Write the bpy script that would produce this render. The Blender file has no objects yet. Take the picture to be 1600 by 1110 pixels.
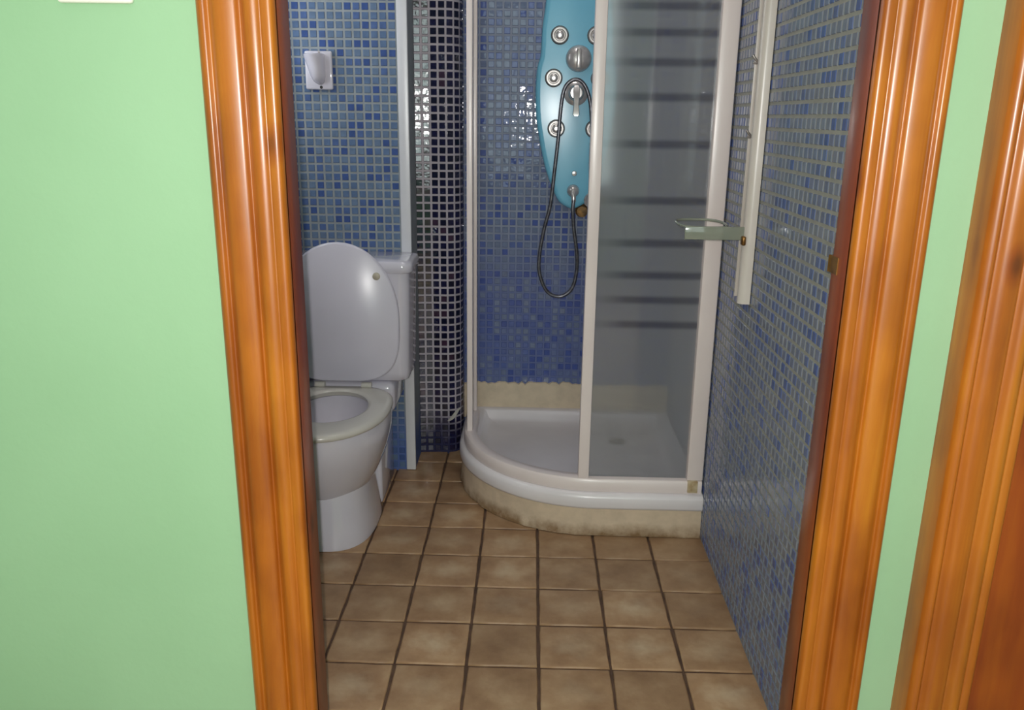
import bpy, bmesh, math, random
from mathutils import Vector, Matrix
random.seed(11)
SC = bpy.context.scene
COL = SC.collection
PI = math.pi

# ------------------------------------------------------------------ camera
CAM_H = 1.14
FPX = 1300.0
def _n(v): return Vector(v).normalized()
c_down = _n((-61, 4530, FPX))
c_fwd = Vector((35, -373, FPX)); c_fwd = (c_fwd - c_down * c_fwd.dot(c_down)).normalized()
c_right = c_down.cross(c_fwd)
# rows: world X, Y, Z expressed in camera axes (x right, y down, z forward)
WR = (c_right, c_fwd, -c_down)
cam_d = bpy.data.cameras.new('camera'); cam = bpy.data.objects.new('camera', cam_d); COL.objects.link(cam)
cam_d.sensor_fit = 'HORIZONTAL'; cam_d.sensor_width = 36.0; cam_d.lens = FPX / 1600 * 36.0
cam_d.clip_start = 0.02
ax = [Vector((WR[0][i], WR[1][i], WR[2][i])) for i in range(3)]     # camera x, y(down), z(fwd) in world
M3 = Matrix((ax[0], -ax[1], -ax[2])).transposed()
cam.matrix_world = Matrix.Translation((0, 0, CAM_H)) @ M3.to_4x4()
SC.camera = cam
def project(p):
    q = Vector(p) - Vector((0, 0, CAM_H))
    c = [sum(q[k] * WR[k][i] for k in range(3)) for i in range(3)]
    return 800 + FPX * c[0] / c[2], 555 + FPX * c[1] / c[2], c[2]

# ------------------------------------------------------------------ world, lights, exposure
w = bpy.data.worlds.new('world'); SC.world = w; w.use_nodes = True
w.node_tree.nodes['Background'].inputs[0].default_value = (0.62, 0.75, 0.9, 1)
w.node_tree.nodes['Background'].inputs[1].default_value = 0.6
SC.view_settings.view_transform = 'Standard'; SC.view_settings.look = 'None'
SC.view_settings.exposure = 0.0; SC.view_settings.gamma = 1.0; SC.view_settings.use_curve_mapping = False
def light(name, kind, loc, energy, color, **kw):
    d = bpy.data.lights.new(name, kind); d.energy = energy; d.color = color
    for k, v in kw.items(): setattr(d, k, v)
    o = bpy.data.objects.new(name, d); COL.objects.link(o); o.location = loc
    return o
FLASH = 60.0
light('phone_flash', 'POINT', (-0.012, -0.01, CAM_H + 0.018), FLASH, (1.0, 0.96, 0.92), shadow_soft_size=0.006)
FILL_BATH = 5.0         # added, unseen fill pane in the bathroom's left wall
FILL_LAMP = 15.0             # added, unseen ceiling lamp that brightens the bathroom
WIN_HALL = 5.0         # daylight pane behind the viewer in the hall

# ------------------------------------------------------------------ materials
MATS = {}
def s2l(c): return tuple(((x / 255) / 12.92 if x / 255 <= 0.04045 else ((x / 255 + 0.055) / 1.055) ** 2.4) for x in c) + (1,)
def new_mat(name):
    m = bpy.data.materials.new(name); m.use_nodes = True; MATS[name] = m
    nt = m.node_tree; return m, nt, nt.nodes['Principled BSDF']
def N(nt, t, **kw):
    n = nt.nodes.new(t)
    for k, v in kw.items():
        if k in n.inputs: n.inputs[k].default_value = v
        else: setattr(n, k, v)
    return n
def ramp(nt, stops):
    r = nt.nodes.new('ShaderNodeValToRGB'); e = r.color_ramp.elements
    while len(e) < len(stops): e.new(0.5)
    for i, (p, c) in enumerate(stops): e[i].position = p; e[i].color = c
    return r
def mottled(name, c1, c2, scale=8, rough=0.4, detail=4, bump=0.0, bscale=60, coat=0.0, spec=0.5, metallic=0.0, stretch=None, crough=0.1):
    """two-tone noise colour on object coordinates with optional fine relief"""
    m, nt, b = new_mat(name); L = nt.links
    tc = N(nt, 'ShaderNodeTexCoord'); src = tc.outputs['Object']
    if stretch:
        mp = N(nt, 'ShaderNodeMapping'); mp.inputs['Scale'].default_value = stretch
        L.new(src, mp.inputs[0]); src = mp.outputs[0]
    no = N(nt, 'ShaderNodeTexNoise', Scale=scale, Detail=detail); L.new(src, no.inputs['Vector'])
    r = ramp(nt, [(0.32, s2l(c1)), (0.68, s2l(c2))]); L.new(no.outputs['Fac'], r.inputs[0]); L.new(r.outputs[0], b.inputs['Base Color'])
    b.inputs['Roughness'].default_value = rough; b.inputs['Metallic'].default_value = metallic
    b.inputs['Coat Weight'].default_value = coat; b.inputs['Coat Roughness'].default_value = crough
    b.inputs['Specular IOR Level'].default_value = spec
    if bump:
        n2 = N(nt, 'ShaderNodeTexNoise', Scale=bscale, Detail=3); L.new(src, n2.inputs['Vector'])
        bp = N(nt, 'ShaderNodeBump', Strength=bump, Distance=0.004); L.new(n2.outputs['Fac'], bp.inputs['Height']); L.new(bp.outputs[0], b.inputs['Normal'])
    return m

mottled('green_paint', (142, 180, 143), (150, 187, 151), 2.2, 0.62, 3, 0.12, 55)
mottled('white_ceiling', (222, 222, 216), (232, 232, 226), 3, 0.8)
mottled('white_porcelain', (200, 197, 210), (210, 207, 219), 3, 0.12, coat=0.5)
mottled('seat_plastic', (190, 186, 180), (202, 198, 192), 4, 0.22)
mottled('lid_plastic', (200, 197, 212), (209, 206, 220), 3, 0.28)
mottled('white_profile', (222, 209, 207), (232, 220, 218), 4, 0.28)
mottled('white_trim', (198, 199, 206), (212, 212, 218), 4, 0.3)
mottled('yellowed_plastic', (150, 118, 70), (205, 190, 160), 40, 0.45)
mottled('pale_rail', (190, 180, 172), (206, 198, 192), 5, 0.3)
mottled('tray_acrylic', (216, 210, 213), (226, 220, 223), 5, 0.28)
mottled('panel_blue', (112, 182, 212), (122, 190, 218), 4, 0.2, coat=0.0, spec=0.3, crough=0.06)
mottled('chrome', (196, 190, 190), (226, 222, 222), 30, 0.25, metallic=0.6)
mottled('dull_chrome', (142, 136, 134), (176, 170, 168), 60, 0.34, metallic=0.55)
mottled('hose_steel', (92, 92, 100), (128, 128, 134), 90, 0.32, metallic=0.7)
mottled('dark_hole', (26, 24, 26), (44, 40, 38), 40, 0.6)
mottled('rusty_brass', (58, 42, 24), (132, 98, 50), 70, 0.5, metallic=0.5)
mottled('brass', (110, 76, 34), (146, 106, 52), 60, 0.35, metallic=0.6)
mottled('groove_shade', (92, 84, 78), (116, 106, 98), 30, 0.6)  # shadow tone for the groove in the wall rail
mottled('stain_water', (92, 80, 62), (140, 128, 108), 20, 0.08)
mottled('rubber_bumper', (176, 168, 150), (190, 182, 166), 20, 0.5)
mottled('silicone', (170, 168, 160), (205, 203, 198), 30, 0.4)
mottled('hall_floor', (150, 120, 92), (170, 140, 110), 6, 0.4)
mottled('floor_grout', (66, 46, 34), (92, 68, 52), 30, 0.8)
mottled('switch_plastic', (232, 230, 222), (242, 240, 234), 4, 0.3)

def wood(name, dark, mid, light_, seed=0.0):
    m, nt, b = new_mat(name); L = nt.links
    tc = N(nt, 'ShaderNodeTexCoord')
    mp = N(nt, 'ShaderNodeMapping'); mp.inputs['Scale'].default_value = (16, 16, 0.9); mp.inputs['Location'].default_value = (seed, seed * 2, seed)
    L.new(tc.outputs['Object'], mp.inputs[0])
    n1 = N(nt, 'ShaderNodeTexNoise', Scale=1.6, Detail=6, Roughness=0.62, Distortion=0.5); L.new(mp.outputs[0], n1.inputs['Vector'])
    r1 = ramp(nt, [(0.28, s2l(dark)), (0.5, s2l(mid)), (0.72, s2l(light_))]); L.new(n1.outputs['Fac'], r1.inputs[0])
    # cloudy darker zones along the board
    m2 = N(nt, 'ShaderNodeMapping'); m2.inputs['Scale'].default_value = (7, 7, 3.2); L.new(tc.outputs['Object'], m2.inputs[0])
    n2 = N(nt, 'ShaderNodeTexNoise', Scale=1.3, Detail=3); L.new(m2.outputs[0], n2.inputs['Vector'])
    r2 = ramp(nt, [(0.38, (0.62, 0.5, 0.42, 1)), (0.56, (1, 1, 1, 1))]); L.new(n2.outputs['Fac'], r2.inputs[0])
    mx = N(nt, 'ShaderNodeMix', data_type='RGBA', blend_type='MULTIPLY'); mx.inputs[0].default_value = 0.75
    L.new(r1.outputs[0], mx.inputs[6]); L.new(r2.outputs[0], mx.inputs[7])
    # knots
    m3 = N(nt, 'ShaderNodeMapping'); m3.inputs['Scale'].default_value = (9, 9, 4.6); m3.inputs['Location'].default_value = (seed * 3, 0.3, 0.2); L.new(tc.outputs['Object'], m3.inputs[0])
    vo = N(nt, 'ShaderNodeTexVoronoi', Scale=1.0, Randomness=1.0); L.new(m3.outputs[0], vo.inputs['Vector'])
    r3 = ramp(nt, [(0.03, (0.3, 0.16, 0.1, 1)), (0.09, (0.7, 0.52, 0.4, 1)), (0.16, (1, 1, 1, 1))]); L.new(vo.outputs['Distance'], r3.inputs[0])
    mk = N(nt, 'ShaderNodeMix', data_type='RGBA', blend_type='MULTIPLY'); mk.inputs[0].default_value = 0.85
    L.new(mx.outputs[2], mk.inputs[6]); L.new(r3.outputs[0], mk.inputs[7])
    L.new(mk.outputs[2], b.inputs['Base Color'])
    b.inputs['Roughness'].default_value = 0.42; b.inputs['Coat Weight'].default_value = 0.5; b.inputs['Coat Roughness'].default_value = 0.24
    bp = N(nt, 'ShaderNodeBump', Strength=0.18, Distance=0.002); L.new(n1.outputs['Fac'], bp.inputs['Height']); L.new(bp.outputs[0], b.inputs['Normal'])
    return m
wood('varnished_pine', (144, 71, 9), (168, 92, 15), (184, 113, 25))
wood('varnished_pine_shaded', (124, 48, 7), (146, 64, 10), (160, 80, 14), 3.7)  # darker copy of the pine: shade of reveals and recessed leaf in the colour

def tile_mat(name, c, var=0.12, rough=0.085, spec=0.32):
    """one glass-mosaic colour with cloudy depth"""
    m, nt, b = new_mat(name); L = nt.links
    g = N(nt, 'ShaderNodeNewGeometry')
    no = N(nt, 'ShaderNodeTexNoise', Scale=42, Detail=3); L.new(g.outputs['Position'], no.inputs['Vector'])
    base = s2l(c)
    r = ramp(nt, [(0.3, tuple(x * (1 - var) for x in base[:3]) + (1,)), (0.7, tuple(min(1, x * (1 + var)) for x in base[:3]) + (1,))])
    L.new(no.outputs['Fac'], r.inputs[0]); L.new(r.outputs[0], b.inputs['Base Color'])
    b.inputs['Roughness'].default_value = rough; b.inputs['Specular IOR Level'].default_value = spec
    n2 = N(nt, 'ShaderNodeTexNoise', Scale=70, Detail=1); L.new(g.outputs['Position'], n2.inputs['Vector'])
    bp = N(nt, 'ShaderNodeBump', Strength=0.10, Distance=0.004); L.new(n2.outputs['Fac'], bp.inputs['Height']); L.new(bp.outputs[0], b.inputs['Normal'])
    return m
LIGHT_T = ['glass_grey_blue', 'glass_slate_blue', 'glass_mid_blue', 'glass_deep_blue']
for n_, c_ in zip(LIGHT_T, [(100, 119, 146), (92, 113, 146), (80, 101, 146), (66, 87, 140)]): tile_mat(n_, c_)
SHOW_T = ['glass_shower_grey', 'glass_shower_lilac', 'glass_shower_blue', 'glass_shower_deep']
for n_, c_ in zip(SHOW_T, [(108, 119, 148), (99, 111, 150), (86, 100, 153), (74, 89, 150)]): tile_mat(n_, c_, rough=0.06, spec=0.24)
SIDE_T = ['glass_side_grey', 'glass_side_slate', 'glass_side_blue', 'glass_side_deep']
for n_, c_ in zip(SIDE_T, [(120, 125, 140), (110, 117, 140), (96, 108, 146), (82, 97, 146)]): tile_mat(n_, c_)
DARK_T = ['glass_navy', 'glass_ink', 'glass_plum']
for n_, c_ in zip(DARK_T, [(24, 24, 58), (18, 20, 44), (58, 40, 60)]): tile_mat(n_, c_, 0.3, 0.08, 0.8)

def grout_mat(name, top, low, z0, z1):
    """pale cement grout; below z0..z1 the joints blend into the low colour"""
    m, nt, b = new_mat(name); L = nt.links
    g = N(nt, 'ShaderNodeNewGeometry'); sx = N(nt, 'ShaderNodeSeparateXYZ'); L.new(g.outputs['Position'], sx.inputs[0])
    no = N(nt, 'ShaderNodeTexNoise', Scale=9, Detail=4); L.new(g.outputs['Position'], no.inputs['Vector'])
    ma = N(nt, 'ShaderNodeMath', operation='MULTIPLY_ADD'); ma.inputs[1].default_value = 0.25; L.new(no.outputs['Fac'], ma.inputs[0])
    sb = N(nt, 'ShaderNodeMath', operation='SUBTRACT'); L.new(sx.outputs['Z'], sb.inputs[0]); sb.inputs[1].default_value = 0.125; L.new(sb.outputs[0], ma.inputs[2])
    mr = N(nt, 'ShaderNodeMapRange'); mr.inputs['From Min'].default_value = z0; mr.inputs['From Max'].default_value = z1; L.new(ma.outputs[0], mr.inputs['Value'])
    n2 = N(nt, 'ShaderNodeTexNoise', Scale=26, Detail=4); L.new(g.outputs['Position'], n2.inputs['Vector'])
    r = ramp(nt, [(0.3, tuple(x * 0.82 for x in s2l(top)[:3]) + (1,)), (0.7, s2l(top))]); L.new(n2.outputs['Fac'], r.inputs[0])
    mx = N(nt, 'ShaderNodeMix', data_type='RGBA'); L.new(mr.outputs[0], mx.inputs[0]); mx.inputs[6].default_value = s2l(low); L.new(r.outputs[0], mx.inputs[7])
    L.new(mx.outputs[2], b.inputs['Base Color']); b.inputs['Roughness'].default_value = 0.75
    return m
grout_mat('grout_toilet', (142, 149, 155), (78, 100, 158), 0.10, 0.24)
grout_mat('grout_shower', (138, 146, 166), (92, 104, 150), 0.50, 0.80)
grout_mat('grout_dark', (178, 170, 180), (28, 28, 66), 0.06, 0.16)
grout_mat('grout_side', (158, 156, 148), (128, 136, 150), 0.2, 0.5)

def terracotta():
    m, nt, b = new_mat('brown_floor_tile'); L = nt.links
    oi = N(nt, 'ShaderNodeObjectInfo'); g = N(nt, 'ShaderNodeNewGeometry'); tc = N(nt, 'ShaderNodeTexCoord')
    n1 = N(nt, 'ShaderNodeTexNoise', Scale=11, Detail=6, Roughness=0.6); L.new(g.outputs['Position'], n1.inputs['Vector'])
    r = ramp(nt, [(0.3, s2l((138, 105, 76))), (0.52, s2l((160, 127, 95))), (0.72, s2l((178, 148, 116)))]); L.new(n1.outputs['Fac'], r.inputs[0])
    # pale worn patch near the middle of each tile
    mp = N(nt, 'ShaderNodeMapping'); mp.inputs['Scale'].default_value = (16, 22, 1); L.new(tc.outputs['Object'], mp.inputs[0])
    ln = N(nt, 'ShaderNodeVectorMath', operation='LENGTH'); L.new(mp.outputs[0], ln.inputs[0])
    n2 = N(nt, 'ShaderNodeTexNoise', Scale=28, Detail=5); L.new(g.outputs['Position'], n2.inputs['Vector'])
    ad = N(nt, 'ShaderNodeMath', operation='MULTIPLY_ADD'); L.new(n2.outputs['Fac'], ad.inputs[0]); ad.inputs[1].default_value = 1.8; L.new(ln.outputs['Value'], ad.inputs[2])
    mr = N(nt, 'ShaderNodeMapRange'); mr.inputs['From Min'].default_value = 2.0; mr.inputs['From Max'].default_value = 0.7; mr.inputs['To Max'].default_value = 0.55; L.new(ad.outputs[0], mr.inputs['Value'])
    mw = N(nt, 'ShaderNodeMath', operation='MULTIPLY'); L.new(mr.outputs[0], mw.inputs[0]); L.new(oi.outputs['Random'], mw.inputs[1])
    mx = N(nt, 'ShaderNodeMix', data_type='RGBA'); L.new(mw.outputs[0], mx.inputs[0]); L.new(r.outputs[0], mx.inputs[6]); mx.inputs[7].default_value = s2l((206, 188, 160))
    hv = N(nt, 'ShaderNodeHueSaturation'); mv = N(nt, 'ShaderNodeMapRange'); mv.inputs['To Min'].default_value = 0.84; mv.inputs['To Max'].default_value = 1.1
    L.new(oi.outputs['Random'], mv.inputs['Value']); L.new(mv.outputs[0], hv.inputs['Value']); L.new(mx.outputs[2], hv.inputs['Color'])
    L.new(hv.outputs[0], b.inputs['Base Color']); b.inputs['Roughness'].default_value = 0.42
    bp = N(nt, 'ShaderNodeBump', Strength=0.35, Distance=0.004); L.new(n2.outputs['Fac'], bp.inputs['Height']); L.new(bp.outputs[0], b.inputs['Normal'])
terracotta()

def stained(name, base, stain, zlo, zhi, amount=0.9):
    """cream plaster with brown damp stains gathered towards the floor joint"""
    m, nt, b = new_mat(name); L = nt.links
    g = N(nt, 'ShaderNodeNewGeometry'); sx = N(nt, 'ShaderNodeSeparateXYZ'); L.new(g.outputs['Position'], sx.inputs[0])
    no = N(nt, 'ShaderNodeTexNoise', Scale=14, Detail=6, Roughness=0.65); L.new(g.outputs['Position'], no.inputs['Vector'])
    mr = N(nt, 'ShaderNodeMapRange'); mr.inputs['From Min'].default_value = zhi; mr.inputs['From Max'].default_value = zlo; L.new(sx.outputs['Z'], mr.inputs['Value'])
    ma = N(nt, 'ShaderNodeMath', operation='MULTIPLY'); L.new(no.outputs['Fac'], ma.inputs[0]); L.new(mr.outputs[0], ma.inputs[1])
    r = ramp(nt, [(0.22, (0, 0, 0, 1)), (0.50, (amount, amount, amount, 1))]); L.new(ma.outputs[0], r.inputs[0])
    n2 = N(nt, 'ShaderNodeTexNoise', Scale=34, Detail=4); L.new(g.outputs['Position'], n2.inputs['Vector'])
    r2 = ramp(nt, [(0.3, tuple(x * 0.86 for x in s2l(base)[:3]) + (1,)), (0.65, s2l(base))]); L.new(n2.outputs['Fac'], r2.inputs[0])
    mx = N(nt, 'ShaderNodeMix', data_type='RGBA'); L.new(r.outputs[0], mx.inputs[0]); L.new(r2.outputs[0], mx.inputs[6]); mx.inputs[7].default_value = s2l(stain)
    L.new(mx.outputs[2], b.inputs['Base Color']); b.inputs['Roughness'].default_value = 0.6
    bp = N(nt, 'ShaderNodeBump', Strength=0.3, Distance=0.004); L.new(n2.outputs['Fac'], bp.inputs['Height']); L.new(bp.outputs[0], b.inputs['Normal'])
stained('cream_plaster', (208, 187, 163), (116, 84, 46), -0.005, 0.075)
stained('cream_upstand', (206, 188, 164), (150, 120, 80), 0.30, 0.19, 0.7)

def frosted():
    m, nt, b = new_mat('striped_acrylic'); L = nt.links
    g = N(nt, 'ShaderNodeNewGeometry'); sx = N(nt, 'ShaderNodeSeparateXYZ'); L.new(g.outputs['Position'], sx.inputs[0])
    stripes = [1.40, 1.34, 1.272, 1.19, 1.077, 0.937, 0.828, 0.744, 0.678, 0.611, 1.50, 1.60, 1.70]
    acc = None
    for z in stripes:
        d = N(nt, 'ShaderNodeMath', operation='SUBTRACT'); L.new(sx.outputs['Z'], d.inputs[0]); d.inputs[1].default_value = z
        a = N(nt, 'ShaderNodeMath', operation='ABSOLUTE'); L.new(d.outputs[0], a.inputs[0])
        r_ = N(nt, 'ShaderNodeMapRange', interpolation_type='SMOOTHSTEP'); r_.inputs['From Min'].default_value = 0.016; r_.inputs['From Max'].default_value = 0.003; L.new(a.outputs[0], r_.inputs['Value'])
        if acc is None: acc = r_.outputs[0]
        else:
            mxn = N(nt, 'ShaderNodeMath', operation='MAXIMUM'); L.new(acc, mxn.inputs[0]); L.new(r_.outputs[0], mxn.inputs[1]); acc = mxn.outputs[0]
    # the print fades in from the stile towards the wall
    fx = N(nt, 'ShaderNodeMapRange'); fx.inputs['From Min'].default_value = 0.19; fx.inputs['From Max'].default_value = 0.25; fx.inputs['To Min'].default_value = 0.3; L.new(sx.outputs['X'], fx.inputs['Value'])
    ac = N(nt, 'ShaderNodeMath', operation='MULTIPLY'); L.new(acc, ac.inputs[0]); L.new(fx.outputs[0], ac.inputs[1])
    cm = N(nt, 'ShaderNodeMix', data_type='RGBA'); cm.inputs[6].default_value = s2l((186, 186, 188)); cm.inputs[7].default_value = s2l((128, 126, 132)); L.new(ac.outputs[0], cm.inputs[0])
    ct = N(nt, 'ShaderNodeMix', data_type='RGBA'); ct.inputs[6].default_value = (0.86, 0.86, 0.87, 1); ct.inputs[7].default_value = (0.66, 0.66, 0.68, 1); L.new(ac.outputs[0], ct.inputs[0])
    df = N(nt, 'ShaderNodeBsdfDiffuse'); L.new(cm.outputs[2], df.inputs[0])
    tl = N(nt, 'ShaderNodeBsdfTranslucent'); L.new(cm.outputs[2], tl.inputs[0])
    s1 = N(nt, 'ShaderNodeMixShader'); s1.inputs[0].default_value = 0.35; L.new(df.outputs[0], s1.inputs[1]); L.new(tl.outputs[0], s1.inputs[2])
    rf = N(nt, 'ShaderNodeBsdfRefraction', Roughness=0.3, IOR=1.03); L.new(ct.outputs[2], rf.inputs[0])
    tp = N(nt, 'ShaderNodeBsdfTransparent'); L.new(ct.outputs[2], tp.inputs[0])
    s4 = N(nt, 'ShaderNodeMixShader'); s4.inputs[0].default_value = 0.4; L.new(rf.outputs[0], s4.inputs[1]); L.new(tp.outputs[0], s4.inputs[2])
    s2 = N(nt, 'ShaderNodeMixShader'); s2.inputs[0].default_value = 0.58; L.new(s1.outputs[0], s2.inputs[1]); L.new(s4.outputs[0], s2.inputs[2])
    gl = N(nt, 'ShaderNodeBsdfGlossy', Roughness=0.07)
    fr = N(nt, 'ShaderNodeFresnel', IOR=1.55)
    s3 = N(nt, 'ShaderNodeMixShader'); L.new(fr.outputs[0], s3.inputs[0]); L.new(s2.outputs[0], s3.inputs[1]); L.new(gl.outputs[0], s3.inputs[2])
    L.new(s3.outputs[0], nt.nodes['Material Output'].inputs[0])
frosted()
def clearish(name, col, alpha, rough=0.08):
    m, nt, b = new_mat(name); L = nt.links
    tc = N(nt, 'ShaderNodeTexCoord'); no = N(nt, 'ShaderNodeTexNoise', Scale=20); L.new(tc.outputs['Object'], no.inputs['Vector'])
    r = ramp(nt, [(0.3, tuple(x * 0.85 for x in s2l(col)[:3]) + (1,)), (0.7, s2l(col))]); L.new(no.outputs['Fac'], r.inputs[0]); L.new(r.outputs[0], b.inputs['Base Color'])
    b.inputs['Alpha'].default_value = alpha; b.inputs['Roughness'].default_value = rough
def clear():
    m, nt, b = new_mat('clear_acrylic'); L = nt.links
    tp = N(nt, 'ShaderNodeBsdfTransparent'); gl = N(nt, 'ShaderNodeBsdfGlossy', Roughness=0.1); mx = N(nt, 'ShaderNodeMixShader'); mx.inputs[0].default_value = 0.03
    L.new(tp.outputs[0], mx.inputs[1]); L.new(gl.outputs[0], mx.inputs[2]); L.new(mx.outputs[0], nt.nodes['Material Output'].inputs[0])
clear()
clearish('greenish_acrylic', (152, 157, 142), 0.66)
clearish('side_glass', (170, 176, 180), 0.4)
def emissive(name, col, strength):
    m, nt, b = new_mat(name); L = nt.links
    tc = N(nt, 'ShaderNodeTexCoord'); no = N(nt, 'ShaderNodeTexNoise', Scale=3, Detail=3); L.new(tc.outputs['Object'], no.inputs['Vector'])
    r = ramp(nt, [(0.3, tuple(x * 0.75 for x in col) + (1,)), (0.7, tuple(col) + (1,))]); L.new(no.outputs['Fac'], r.inputs[0])
    L.new(r.outputs[0], b.inputs['Emission Color']); b.inputs['Emission Strength'].default_value = strength; b.inputs['Roughness'].default_value = 0.5
emissive('bathroom_fill_glow', (0.92, 0.98, 1.0), FILL_BATH)
emissive('hall_daylight', (0.80, 1.0, 0.98), WIN_HALL)

emissive('fill_lamp_glow', (1.0, 0.95, 0.9), FILL_LAMP)

# ------------------------------------------------------------------ mesh helpers
def mesh_obj(name, verts, faces, mats, parent=None, smooth=None, midx=None, loc=None):
    me = bpy.data.meshes.new(name); me.from_pydata([tuple(v) for v in verts], [], faces)
    for m in ([mats] if isinstance(mats, str) else mats): me.materials.append(MATS[m])
    if midx: me.polygons.foreach_set('material_index', midx)
    bm = bmesh.new(); bm.from_mesh(me); bmesh.ops.recalc_face_normals(bm, faces=bm.faces); bm.to_mesh(me); bm.free()
    if smooth is not None:
        me.polygons.foreach_set('use_smooth', [True] * len(me.polygons)); me.set_sharp_from_angle(angle=math.radians(smooth))
    o = bpy.data.objects.new(name, me); COL.objects.link(o)
    if parent is not None:
        o.parent = parent; o.location = tuple(-x for x in parent_origin(parent))
    return o
def parent_origin(p):
    v = Vector((0, 0, 0))
    while p is not None: v += p.location; p = p.parent
    return v
def empty(name, loc):
    o = bpy.data.objects.new(name, None); COL.objects.link(o); o.location = loc; o.empty_display_size = 0.1; return o
def tag(o, label, cat=None, group=None, kind=None):
    o['label'] = label
    if cat: o['category'] = cat
    if group: o['group'] = group
    if kind: o['kind'] = kind
    return o
class MB:
    def __init__(s): s.v = []; s.f = []
    def add(s, v, f):
        k = len(s.v); s.v += [tuple(p) for p in v]; s.f += [tuple(i + k for i in q) for q in f]; return s
    def box(s, x0, x1, y0, y1, z0, z1):
        return s.add([(x, y, z) for z in (z0, z1) for y in (y0, y1) for x in (x0, x1)],
                     [(0, 2, 3, 1), (4, 5, 7, 6), (0, 1, 5, 4), (2, 6, 7, 3), (0, 4, 6, 2), (1, 3, 7, 5)])
    def bbox(s, x0, x1, y0, y1, z0, z1, b=0.004, seg=2):
        bm = bmesh.new(); bmesh.ops.create_cube(bm, size=1)
        for v in bm.verts: v.co = ((x0 + x1) / 2 + v.co.x * (x1 - x0), (y0 + y1) / 2 + v.co.y * (y1 - y0), (z0 + z1) / 2 + v.co.z * (z1 - z0))
        bmesh.ops.bevel(bm, geom=list(bm.edges), offset=b, segments=seg, affect='EDGES', profile=0.5)
        bm.verts.index_update(); s.add([v.co[:] for v in bm.verts], [[v.index for v in f.verts] for f in bm.faces]); bm.free(); return s
    def loft(s, loops, close=True, cap0=True, cap1=True):
        n = len(loops[0]); v = [p for l in loops for p in l]; f = []
        for a in range(len(loops) - 1):
            for i in range(n if close else n - 1):
                j = (i + 1) % n; f.append((a * n + i, a * n + j, (a + 1) * n + j, (a + 1) * n + i))
        if cap0: f.append(tuple(range(n)))
        if cap1: f.append(tuple(range((len(loops) - 1) * n, len(loops) * n)))
        return s.add(v, f)
    def tube(s, pts, r, n=10, cap=True):
        pts = [Vector(p) for p in pts]; loops = []; up = Vector((0.13, 0.31, 0.94)); pa = None
        for i, p in enumerate(pts):
            t = (pts[min(i + 1, len(pts) - 1)] - pts[max(i - 1, 0)]).normalized()
            a = (pa - t * pa.dot(t)) if pa is not None else t.cross(up if abs(t.dot(up)) < 0.95 else Vector((1, 0, 0)))
            a.normalize(); pa = a; b = t.cross(a); rr = r[i] if isinstance(r, (list, tuple)) else r
            loops.append([p + (a * math.cos(2 * PI * k / n) + b * math.sin(2 * PI * k / n)) * rr for k in range(n)])
        return s.loft(loops, True, cap, cap)
    def lathe(s, prof, c, axis=(0, -1, 0), n=20):
        """prof: (radius, distance along axis)"""
        A = Vector(axis).normalized(); u = A.cross(Vector((0, 0, 1)) if abs(A.z) < 0.9 else Vector((1, 0, 0))).normalized(); w_ = A.cross(u); c = Vector(c)
        return s.loft([[c + A * h + (u * math.cos(2 * PI * k / n) + w_ * math.sin(2 * PI * k / n)) * max(r, 1e-4) for k in range(n)] for r, h in prof])
    def build(s, name, mat, parent=None, smooth=None): return mesh_obj(name, s.v, s.f, mat, parent, smooth)
def catmull(pts, m=8):
    P = [Vector(p) for p in pts]; out = []
    for i in range(len(P) - 1):
        a, b, c, d = P[max(i - 1, 0)], P[i], P[i + 1], P[min(i + 2, len(P) - 1)]
        for k in range(m):
            t = k / m; out.append(0.5 * ((2 * b) + (c - a) * t + (2 * a - 5 * b + 4 * c - d) * t * t + (3 * b - a - 3 * c + d) * t ** 3))
    out.append(P[-1]); return out

# ------------------------------------------------------------------ setting: plan (metres)
XR, XL = 0.492, -0.902            # bathroom right / left wall faces
Y_HALL, Y_IN = 1.118, 1.160       # hall face / bathroom face of the partition
Y_TOI, Y_COL, Y_SHO = 2.563, 2.716, 2.840
X_TRIM, X_SH = -0.375, -0.2318
DX0, DX1, DZ = -0.327, 0.423, 2.03  # door opening
D2X0, D2X1 = 0.650, 1.380           # neighbouring door
CEIL = 2.30

def structure(name, label, mb, mat):
    o = mb.build(name, mat); return tag(o, label, kind='structure')

# mosaic: tiles along a plan path, one object each where they show largest, the rest one joined field
PITCH, TILE, TH = 0.0254, 0.0192, 0.0016
def tile_geo(t=TILE, th=TH, inset=0.0011):
    a, b = t / 2, t / 2 - inset
    v = [(-a, 0, -a), (a, 0, -a), (a, 0, a), (-a, 0, a), (-b, -th, -b), (b, -th, -b), (b, -th, b), (-b, -th, b)]
    return v, [(4, 5, 6, 7), (0, 1, 5, 4), (1, 2, 6, 5), (2, 3, 7, 6), (3, 0, 4, 7)]
TV, TF = tile_geo()
TILE_MESH = {}
def tile_mesh(mat):
    if mat not in TILE_MESH:
        me = bpy.data.meshes.new('mosaic_tile'); me.from_pydata(TV, [], TF); me.materials.append(MATS[mat]); TILE_MESH[mat] = me
    return TILE_MESH[mat]
def path_sampler(pts):
    P = [Vector((x, y, 0)) for x, y in pts]; cum = [0]
    for a, b in zip(P, P[1:]): cum.append(cum[-1] + (b - a).length)
    def at(s):
        i = 0
        while i < len(P) - 2 and s > cum[i + 1]: i += 1
        t = (P[i + 1] - P[i]).normalized(); return P[i] + t * (s - cum[i]), t
    return at, cum[-1]
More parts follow.
